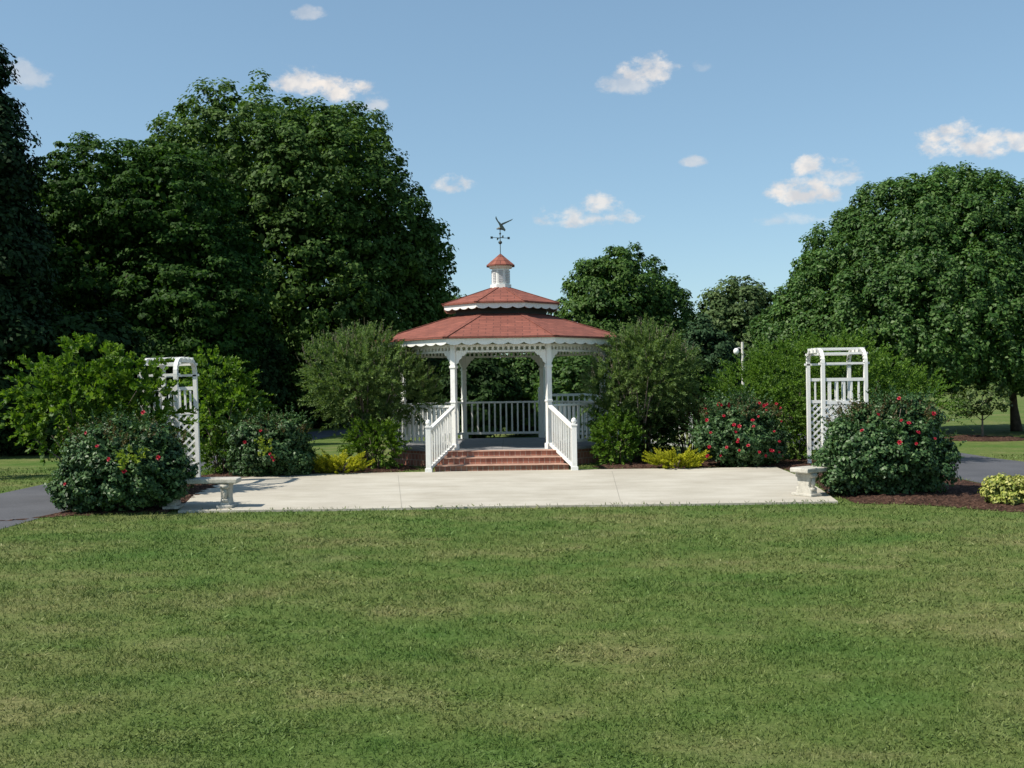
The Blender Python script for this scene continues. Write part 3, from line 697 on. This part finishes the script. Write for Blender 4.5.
# weather vane
wv = MB(); wv.tube([(0, 0, 4.60), (0, 0, 5.18)], .009, 8)
wv.lathe([(.005, 4.84), (.035, 4.86), (.045, 4.885), (.035, 4.91), (.005, 4.93)], n=12); wv.lathe([(.005, 5.06), (.02, 5.07), (.024, 5.085), (.02, 5.10), (.005, 5.11)], n=10)
for a in (18, 108, 198, 288):
    e = Vector((math.cos(R(a)) * .20, math.sin(R(a)) * .20, 4.99)); wv.tube([(0, 0, 4.99), e], .006, 6)
    wv.box(e + Vector((0, 0, .0)), (.05, .018, .05), R(a))
vane = wv.build('weather_vane', IRON, gz)
ea = MB()
body = [(-.13, .30), (-.10, .24), (-.05, .16), (-.02, .10), (.0, .04), (.03, 0), (.06, -.02), (.10, -.06), (.14, -.08), (.16, -.04), (.12, .02), (.09, .07), (.05, .12), (.0, .17), (-.05, .22), (-.09, .30), (-.11, .36)]
ea.prism([(a * .78, b * .78) for a, b in body], (0, 0, 5.20), (1, 0, 0), (0, 0, 1), .05)
ea.prism([(.0, .05), (.10, .10), (.26, .18), (.30, .22), (.18, .17), (.04, .12)], (0, .02, 5.20), (1, 0, 0), (0, 0, 1), .006)
ea.tube([(-.08, 0, 5.19), (.0, 0, 5.21), (.07, 0, 5.17)], [.012, .036, .012], 8); ea.tube([(0, 0, 5.16), (.01, 0, 5.22)], .012, 6)
ea.build('eagle', IRON, vane)

# ------------------------------------------------------------------ railing of the ramp behind
rr = empty('ramp_railing', (2.0, 27.6, 0), 0, 'white baluster railing sloping down behind the right grey round shrub', 'railing')
Yr = 27.6
stn = [(540, 1.46), (590, 1.46), (640, 1.14), (690, 1.00)]
rp = [(X(px, Yr) - 2.0, z) for px, z in stn]; nb0 = None; b0 = None
for i, (x, z) in enumerate(rp):
    m = MB(); m.box((0, 0, z / 2 + .02), (.10, .10, z + .04)); m.box((0, 0, z + .05), (.13, .13, .03)); m.lathe([(.03, z + .06), (.052, z + .10), (.05, z + .13), (.01, z + .17)], n=10)
    m.build('newel_post', WHITE, rr, loc=(x, 0, 0))
    if i:
        xa, za = rp[i - 1]; m = MB(); m.beam((xa + .05, 0, za - .05), (x - .05, 0, z - .05), .08, .06); m.build('top_rail', WHITE, rr)
        m = MB(); m.beam((xa + .05, 0, za - .92), (x - .05, 0, z - .92), .05, .06); m.build('bottom_rail', WHITE, rr)
        n = 9
        for j in range(1, n):
            t_ = j / n; loc = (xa + (x - xa) * t_, 0, za + (z - za) * t_ - .49)
            if b0 is None: m = MB(); m.box((0, 0, 0), (.035, .035, .82)); b0 = m.build('baluster', WHITE, rr, loc=loc)
            else: dup(b0, rr, loc)

# ------------------------------------------------------------------ arbors
def arbor(loc, w, dpt, h, label, lean=0.0):
    """walk-through arbor: passage along x, two lattice sides, arched posts joined by slats"""
    t = empty('garden_arbor', loc, 0, label, 'arbor', 'white lattice arbors at the two ends of the patio')
    t.rotation_euler = (0, lean, 0)
    for sx in (-1, 1):
        x = sx * w / 2; m = MB(); rc = .24; pts = [(x, -dpt / 2, 0), (x, -dpt / 2, h - rc)]
        for q in range(1, 7):
            a = math.pi - q * math.pi / 12; pts.append((x, -dpt / 2 + rc + rc * math.cos(a), h - rc + rc * math.sin(a)))
        pts = pts[:-1] + [(x, -dpt / 2 + rc, h), (x, dpt / 2 - rc, h)]
        for q in range(1, 7):
            a = math.pi / 2 - q * math.pi / 12; pts.append((x, dpt / 2 - rc + rc * math.cos(a), h - rc + rc * math.sin(a)))
        pts.append((x, dpt / 2, 0))
        for a, b in zip(pts[:-1], pts[1:]):
            dv = (Vector(b) - Vector(a)).normalized() * .012
            m.beam(Vector(a) - dv, Vector(b) + dv, .075, .065, (1, 0, 0))
        m.build('arch', WHITE, t)
    for (yy, zz) in ((-dpt / 2 + .01, h - .25), (-dpt / 2 + .09, h - .06), (0, h + .035), (dpt / 2 - .09, h - .06), (dpt / 2 - .01, h - .25), (-.24, h + .033), (.24, h + .033)):
        m = MB(); m.box((0, yy, zz), (w + .14, .055, .04)); m.build('roof_slat', WHITE, t)
    for sy in (-1, 1):
        y = sy * dpt / 2; m = MB()
        for zz in (1.70, 1.27, .36): m.box((0, y, zz), (w - .078, .045, .06))
        for j in range(1, 6): m.box((-w / 2 + w * j / 6, y, 1.485), (.032, .03, .372))
        z0, z1, x0_, x1_ = .39, 1.24, -w / 2 + .038, w / 2 - .038
        step = .135; c = x0_ - (z1 - z0)
        while c < x1_:
            for flip in (0, 1):
                a, b = max(c, x0_), min(c + (z1 - z0), x1_)
                if b - a > .03:
                    za, zb = z0 + a - c, z0 + b - c
                    if flip: a, b = -a, -b
                    m.beam((a, y + (.009 if flip else -.009), za), (b, y + (.009 if flip else -.009), zb), .012, .034, (0, 0, 1))
            c += step
        m.build('lattice_panel', WHITE, t)
    return t
arbor((6.22, 21.1, 0), .80, 1.02, 2.25, 'white arched lattice arbor rising behind the stone bench and flowering rose bush on the right')
arbor((-5.86, 18.95, 0), .56, 1.12, 2.18, 'white arched lattice arbor half buried in light green shrubs on the left', R(-1.2))

# ------------------------------------------------------------------ stone benches
def bench(loc, rz, label, length=1.15):
    t = empty('stone_bench', loc, rz, label, 'bench', 'stone benches at the ends of the patio')
    m = MB(); n = 14; top = []; D = .36; sag = .07
    for j in range(n + 1):
        u = j / n * 2 - 1; top.append((u * length / 2, -D / 2 + sag * (1 - u * u) * 1))
    poly = top + [(a, b + D) for a, b in top[::-1]]
    m.prism(poly, (0, 0, .372), (1, 0, 0), (0, 1, 0), .07)
    m.build('seat', STONE, t, bevel=.018)
    for s in (-1, 1):
        m = MB(); prof = [(-.15, .337), (-.165, .30), (-.13, .27), (-.115, .20), (-.10, .14), (-.135, .09), (-.15, .06), (-.15, .0), (.15, 0), (.15, .06), (.135, .09), (.10, .14), (.115, .20), (.13, .27), (.165, .30), (.15, .337)]
        m.prism(prof, (s * length * .335, .03, 0), (0, 1, 0), (0, 0, 1), .13)
        leg = m.build('leg', STONE, t, bevel=.014)
        for fy in (-1, 1):                                # scrolls and a leaf carved on both narrow faces
            m = MB(); y = .03 + fy * .125; xx = s * length * .335
            m.tube([(xx - .05, y + fy * .02, .295), (xx + .05, y + fy * .02, .295)], .032, 12)
            m.tube([(xx, y + fy * .012, .285), (xx, y + fy * .004, .19), (xx, y, .11)], [.022, .035, .02], 10)
            m.tube([(xx - .045, y + fy * .01, .10), (xx + .045, y + fy * .01, .10)], .026, 12)
            m.build('carving', STONE, leg, smooth=True)
        m = MB(); m.box((s * length * .335, .03, .02), (.22, .40, .04)); m.build('plinth', STONE, leg, bevel=.008)
    return t
bL = ground(200, 507.5, .03); bench((bL[0], bL[1] + .0, .03), R(3), 'pale stone bench with its left end hidden by the dark rose bush', 1.10)
bR = ground(829, 495, .03); bench((bR[0], bR[1] + .12, .03), R(30), 'weathered stone bench half hidden by the right rose bush', 1.10)

# ------------------------------------------------------------------ lamp post far behind
Yl = 33; lx = X(743, Yl)
t = empty('lamp_post', (lx, Yl, 0), 0, 'pale lamp post with a white globe lamp among the trees', 'lamp post')
m = MB(); m.tube([(0, 0, 0), (0, 0, Z(743, 342, 33))], [.05, .042], 10); m.build('pole', plain('pale concrete pole', (.55, .53, .48), .8), t)
m = MB(); m.tube([(0, 0, 2.64), (-.10, 0, 2.69), (-.19, 0, 2.66)], .02, 6); m.build('arm', plain('grey metal', (.35, .35, .35), .5), t)
m = MB(); m.lathe([(.02, .08), (.06, .06), (.085, .01), (.085, -.04), (.06, -.09), (.02, -.11)], (-.19, 0, 2.60), 14); m.build('lamp', plain('white glass', (.82, .82, .80), .3), t, smooth=True)

# ------------------------------------------------------------------ rose bushes
ROSE = plain('red petals', (.36, .007, .024), .5, .3, 20)
def flower_mesh():
    rng = random.Random(3); m = MB()
    for ring, (n, r, tilt) in enumerate(((6, .034, .25), (5, .025, .75), (4, .016, 1.2))):
        for j in range(n):
            a = 2 * math.pi * j / n + ring * .5 + rng.uniform(-.15, .15); c, s_ = math.cos(a), math.sin(a); w = r * .75
            o = Vector((0, 0, ring * .004)); d = Vector((c * math.cos(tilt), s_ * math.cos(tilt), math.sin(tilt))); sd_ = Vector((-s_, c, 0))
            m.add([o, o + d * r * .6 - sd_ * w * .6, o + d * r * 1.05, o + d * r * .6 + sd_ * w * .6], [(0, 1, 2, 3)])
    return m
fl0 = None
def rose_bush(x, y, rx, ry, h, seed, label, flowers, nclump=520, tips=60, sprig=None, bloom=1.0):
    """flowers: list of (u, z, depth side) on the side facing the camera, u in -1..1"""
    global fl0
    t = empty('rose_bush', (x, y, 0), 0, label, 'rose bush'); rng = np.random.default_rng(seed)
    m = MB(); rr_ = random.Random(seed)
    for i in range(11):
        a = i * 2.4; q = Vector((math.cos(a) * rx * .62, math.sin(a) * ry * .62, h * rr_.uniform(.65, .95)))
        m.tube([(math.cos(a) * .06, math.sin(a) * .06, 0), (q.x * .45, q.y * .45, q.z * .5), q], [.014, .010, .004], 6)
    m.build('stem', BARKP, t, smooth=True)
    j_ = [rr_.uniform(-.12, .12) for _ in range(12)]
    lobes = [(0, 0, h * .42, rx * .85, ry * .9, h * .40), (-rx * (.35 + j_[0]), -.1, h * (.60 + j_[1]), rx * .52, ry * .6, h * .30), (rx * (.30 + j_[2]), .05, h * (.66 + j_[3] * .6), rx * .50, ry * .6, h * .30), (-rx * .58, 0, h * (.33 + j_[4]), rx * .46, ry * .6, h * .28), (rx * .58, 0, h * (.34 + j_[5]), rx * .45, ry * .6, h * .29), (rx * j_[6], 0, h * .76, rx * .33, ry * .4, h * .2)]
    body = crown_mesh(None, lobes, seed, .12, nclump, 56, .056, .62, fill=.3, rag=.22)
    # long upright young shoots at the top
    n = tips * 2; th = rng.uniform(0, 6.283, n); k = rng.uniform(.0, .8, n) ** .7
    org = np.stack([np.cos(th) * k * rx, np.sin(th) * k * ry, h * (.46 + .40 * np.sqrt(1 - k ** 2 * .9))], 1)
    dr = unit(np.stack([np.cos(th) * k * .8, np.sin(th) * k * .8, np.ones(n)], 1) + .25 * rdir(rng, n))
    tipc = shoots_mesh(None, rng, org, dr, .24, 13, .048, .55, None)
    n = int(tips * 2.4); d3 = rdir(rng, n); d3[:, 2] = np.abs(d3[:, 2]); pk = rng.integers(0, len(lobes), n); Lb = np.array(lobes)
    stray = shoots_mesh(None, rng, Lb[pk, :3] + d3 * Lb[pk, 3:] * .85, unit(d3 + np.array([0, 0, .6]) + .45 * rdir(rng, n)), .36, 24, .054, .6, None)
    parts = [(body, LF['rose']), (stray, LF['rose']), (tipc, LF['rosetip'])]
    if sprig:
        u, z = sprig; org = np.array([[u * rx, -ry * .95, z]]) + rng.normal(0, .07, (20, 3)); dr = unit(np.array([0, -.7, .6]) + .8 * rdir(rng, 20))
        parts.append((shoots_mesh(None, rng, org, dr, .16, 9, .07, .6, None), LF['growth']))
    link_mesh('foliage', joined_mesh('foliage', parts), None, t)
    for (u, z) in flowers:
        dy = -ry * math.sqrt(max(.05, 1 - u * u * .9 - ((z / h - .46) / .56) ** 2)) * 1.02 - .11
        loc = (u * rx, dy, z)
        if fl0 is None: o = flower_mesh().build('flower', ROSE, t); fl0 = o
        else: o = dup(fl0, t)
        o.location = loc; o.rotation_euler = (R(65 + rr_.uniform(-35, 20)), rr_.uniform(-.5, .5), rr_.uniform(-.6, .6)); s_ = bloom * rr_.uniform(.65, 1.15); o.scale = (s_, s_, s_)
    return t
def fr(seed, n, zlo, zhi, ul=-.85, uh=.85):
    r_ = random.Random(seed); return [(r_.uniform(ul, uh), r_.uniform(zlo, zhi)) for _ in range(n)]
c = ground(113, 515); rose_bush(c[0], c[1] + .42, .90, .70, 1.27, 201, 'big dark rose bush with few blooms, hiding the left bench end', [(-.35, 1.12), (.42, 1.38), (-.6, .45), (.32, .62), (-.1, .95), (.75, .78), (.1, .78)], 620, 60, (.35, .78))
c = ground(903, 500); rose_bush(c[0], c[1] + .66, .95, .78, 1.46, 206, 'rose bush with scattered red blooms, beside the right stone bench', [(-.35, 1.2), (.05, 1.42), (-.05, 1.12), (.05, 1.08), (-.12, .82), (.12, .8), (.42, .86), (.16, .95), (-.6, .98), (.5, 1.2)], 760, 80)
c = ground(747, 469); rose_bush(c[0], c[1] + .55, .88, .8, 1.34, 203, 'rose bush thick with red blooms, between the yellow juniper and right arbor', fr(5, 38, .2, 1.3), 540, 90, None, 1.12)
c = ground(266, 478.5); rose_bush(c[0], c[1] + .45, .80, .7, 1.12, 204, 'low rose bush with a few red blooms, right of the left arbor', [(.2, .48), (.24, .42), (-.05, .9), (.28, .36), (-.4, .7)], 460, 50, (.05, .55))

# ------------------------------------------------------------------ other shrubs
def stems(t, rx, ry, h, seed, n=9, r=.02, mat=None, base=.1, lo=.6):
    m = MB(); q_ = random.Random(seed)
    for i in range(n):
        a = i * 2.4 + q_.uniform(-.3, .3); e = Vector((math.cos(a) * rx * q_.uniform(.35, .75), math.sin(a) * ry * q_.uniform(.35, .75), h * q_.uniform(lo, .95)))
        m.tube([(math.cos(a) * base, math.sin(a) * base, 0), (e.x * .4, e.y * .4, e.z * .55), e], [r, r * .7, r * .25], 6)
    m.build('stem', mat or BARKP, t, smooth=True)
def shoot_crown(t, rng, lobes, n, length, nleaf, size, aspect, mat, upw=.6, name='foliage', bend=-.12, kmin=.45, spread=.7, low=-1.0):
    Lb = np.array(lobes, float); w = Lb[:, 3] * Lb[:, 4]; pk = rng.choice(len(Lb), n, p=w / w.sum()); d = rdir(rng, n); d[:, 2] = np.maximum(d[:, 2], low); d = unit(d)
    k = rng.uniform(kmin, .88, n)
    org = Lb[pk, :3] + d * Lb[pk, 3:] * k[:, None]
    dr = unit(d + np.array([0, 0, upw]) + .35 * rdir(rng, n))
    link_mesh(name, shoots_mesh(name, rng, org, dr, length, nleaf, size, aspect, LF[mat], bend, spread=spread), None, t)

def vitex(px, Y, lobes, label, seed, n=1050, spikes=240):
    x = X(px, Y); t = empty('round_shrub', (x, Y, 0), 0, label, 'shrub', 'grey green round shrubs on each side of the gazebo'); rng = np.random.default_rng(seed)
    stems(t, 1.1, 1.0, 2.3, seed, 11, .03, BARKP, .12)
    lb = []
    for (qx, qy, r1, r2, dY) in lobes:
        p = at(qx, qy, Y + dY); s = Y / F; lb.append((p.x - x, dY, p.z, r1 * s, r1 * s * .95, r2 * s))
    shoot_crown(t, rng, lb, n, .40, 36, .10, .28, 'vitex', .5)
    Lb = np.array(lb); pk = rng.integers(0, len(Lb), spikes); d = rdir(rng, spikes); d[:, 2] = np.abs(d[:, 2]) * .8 + .15; d = unit(d)
    org = Lb[pk, :3] + d * Lb[pk, 3:] * .95; dr = unit(d * .5 + np.array([0, 0, 1.1]) + .2 * rdir(rng, spikes))
    link_mesh('flower_spike', shoots_mesh('flower_spike', rng, org, dr, .25, 26, .03, .5, LF['spike'], 0, .2, .5), None, t)
    return t
vitex(366, 23.0, [(366, 378, 58, 42, 0), (335, 372, 36, 34, -.2), (400, 388, 36, 36, .1), (365, 356, 36, 26, 0), (350, 400, 36, 26, .1), (415, 395, 24, 26, .2)], 'grey green round shrub with pale tips, left of the gazebo steps', 301)
vitex(640, 23.0, [(644, 374, 46, 42, 0), (610, 388, 27, 28, -.2), (668, 378, 30, 36, .1), (645, 351, 32, 22, 0), (650, 402, 40, 30, .2), (615, 410, 22, 22, 0)], 'grey green round shrub with pale tips, right of the gazebo steps', 302, 1000, 200)

def leafy(name, px, base_y, rx, ry, h, mat, label, seed, n, length, nleaf, size, aspect, upw=.5, dy=0.0, shape=None, bend=-.12, cat='shrub', group=None, kmin=.4):
    c = ground(px, base_y); t = empty(name, (c[0], c[1] + dy, 0), 0, label, cat, group); rng = np.random.default_rng(seed)
    stems(t, rx, ry, h * .72, seed, 9, .018, BARKP, .08, .5)
    lb = shape or [(0, 0, h * .5, rx, ry, h * .48), (rx * .35, 0, h * .68, rx * .55, ry * .55, h * .3), (-rx * .4, .1, h * .6, rx * .55, ry * .55, h * .34)]
    shoot_crown(t, rng, lb, n, length, nleaf, size, aspect, mat, upw, bend=bend, kmin=kmin)
    return t
leafy('leafy_shrub', 100, 493, 1.75, 1.0, 2.55, 'lime', 'tall light green shrub with arching leafy sprays, left of the left arbor', 311, 400, .48, 26, .12, .58, .12, bend=-.28,
      shape=[(0, 0, 1.6, 1.0, .8, .55), (.1, 0, 2.1, .6, .6, .36), (-.65, 0, 1.75, .5, .5, .28), (.72, .1, 1.7, .5, .5, .5), (-.45, 0, 1.15, .5, .5, .3), (1.02, .05, 1.2, .40, .3, .52), (.98, .05, 1.6, .32, .3, .30), (.7, -.1, 1.2, .5, .4, .5)], dy=-.6)
leafy('leafy_shrub', 222, 474, .95, .8, 2.3, 'lime', 'light green shrub with arching leafy sprays, just right of the left arbor', 312, 230, .5, 24, .115, .58, .12, bend=-.28,
      shape=[(.0, 0, 1.5, .75, .7, .65), (-.1, 0, 1.95, .5, .5, .35), (.3, 0, 1.3, .6, .6, .4), (0, 0, .8, .7, .6, .5)])
leafy('leafy_shrub', -42, 480, .55, .6, 2.0, 'lime', 'bright green shrub cut by the left edge of the view', 313, 200, .35, 24, .09, .55, .5)
leafy('spreading_shrub', 790, 464, 1.5, 1.2, 2.45, 'fresh', 'feathery bright green shrub on the left of the right arbor', 314, 1100, .5, 26, .075, .42, .35, dy=1.2,
      shape=[(0, 0, 1.5, 1.35, 1.1, .85), (-.7, 0, 1.25, .8, .8, .75), (.4, 0, 2.05, .9, .9, .5), (0, 0, .75, 1.2, 1.0, .7)], bend=-.25)
leafy('spreading_shrub', 874, 466, 1.6, 1.2, 2.5, 'fresh', 'feathery bright green shrub on the right of the right arbor', 315, 1050, .5, 26, .075, .42, .35, dy=.9,
      shape=[(0, 0, 1.55, 1.3, 1.0, .75), (.8, 0, 1.35, .9, .8, .55), (-.3, 0, 2.1, .8, .8, .45), (0, 0, .8, 1.2, .9, .7), (1.3, 0, 1.15, .6, .6, .4)], bend=-.25)
leafy('low_shrub', 372, 472, .62, .5, 1.0, 'lime', 'low bright green shrub under the left grey round shrub', 316, 300, .25, 22, .07, .55, .4, dy=.5)
leafy('climbing_shrub', 620, 468, .46, .45, 1.1, 'fresh', 'dark leafy shrub hugging the gazebo base on the right', 317, 300, .28, 22, .08, .6, .4, dy=.6)
leafy('low_shrub', 656, 467, .6, .5, 1.15, 'under', 'dark low shrub behind the right yellow juniper', 318, 300, .28, 24, .075, .55, .4, dy=1.0)
leafy('bronze_shrub', 692, 463, .75, .6, 1.35, 'nandina', 'olive and bronze leaved shrub between right grey shrub and red rose bush', 319, 380, .3, 24, .065, .42, .5, dy=.6)
leafy('low_shrub', 213, 477, .5, .4, .7, 'fresh', 'low green shrub at the foot of the left arbor', 326, 190, .22, 20, .065, .55, .4, dy=.5)
leafy('low_shrub', 805, 462, .55, .4, .75, 'fresh', 'low green shrub at the foot of the right arbor', 325, 200, .22, 20, .065, .55, .4, dy=.4)
def gold(px, by, rx, ry, h, label, seed, n=130):
    c = ground(px, by); t = empty('golden_juniper', (c[0], c[1] + ry * .6, 0), 0, label, 'shrub', 'golden junipers along the back of the patio'); rng = np.random.default_rng(seed)
    stems(t, rx, ry, h * .6, seed, 8, .012)
    a = rng.uniform(0, 6.283, n); k = rng.uniform(.1, .75, n); org = np.stack([np.cos(a) * k * rx, np.sin(a) * k * ry, rng.uniform(.05, .5, n) * h], 1)
    dr = unit(np.stack([np.cos(a) * 1.1, np.sin(a) * 1.1, rng.uniform(.05, .75, n)], 1))
    link_mesh('foliage', shoots_mesh('foliage', rng, org, dr, min(rx, .36), 90, .06, .34, LF['gold'], .10, .25, .75), None, t)
gold(338, 475, .46, .42, .46, 'yellow juniper on the left of the gazebo steps', 331); gold(679, 470, .52, .42, .40, 'yellow juniper on the right of the gazebo steps', 332)
c = ground(1022, 509); t = empty('variegated_shrub', (c[0], c[1] + .3, 0), 0, 'small cream and yellow leaved shrub on the mulch at the right edge', 'shrub')
stems(t, .4, .3, .3, 341, 8, .008)
link_mesh('foliage', crown_mesh('foliage', [(0, 0, .19, .35, .30, .19), (-.13, 0, .24, .2, .2, .15), (.18, 0, .24, .2, .2, .15)], 342, .07, 170, 26, .05, .6, LF['varie'], fill=.15), None, t)
print('objects', len(bpy.data.objects), 'verts', sum(len(m.vertices) for m in bpy.data.meshes))
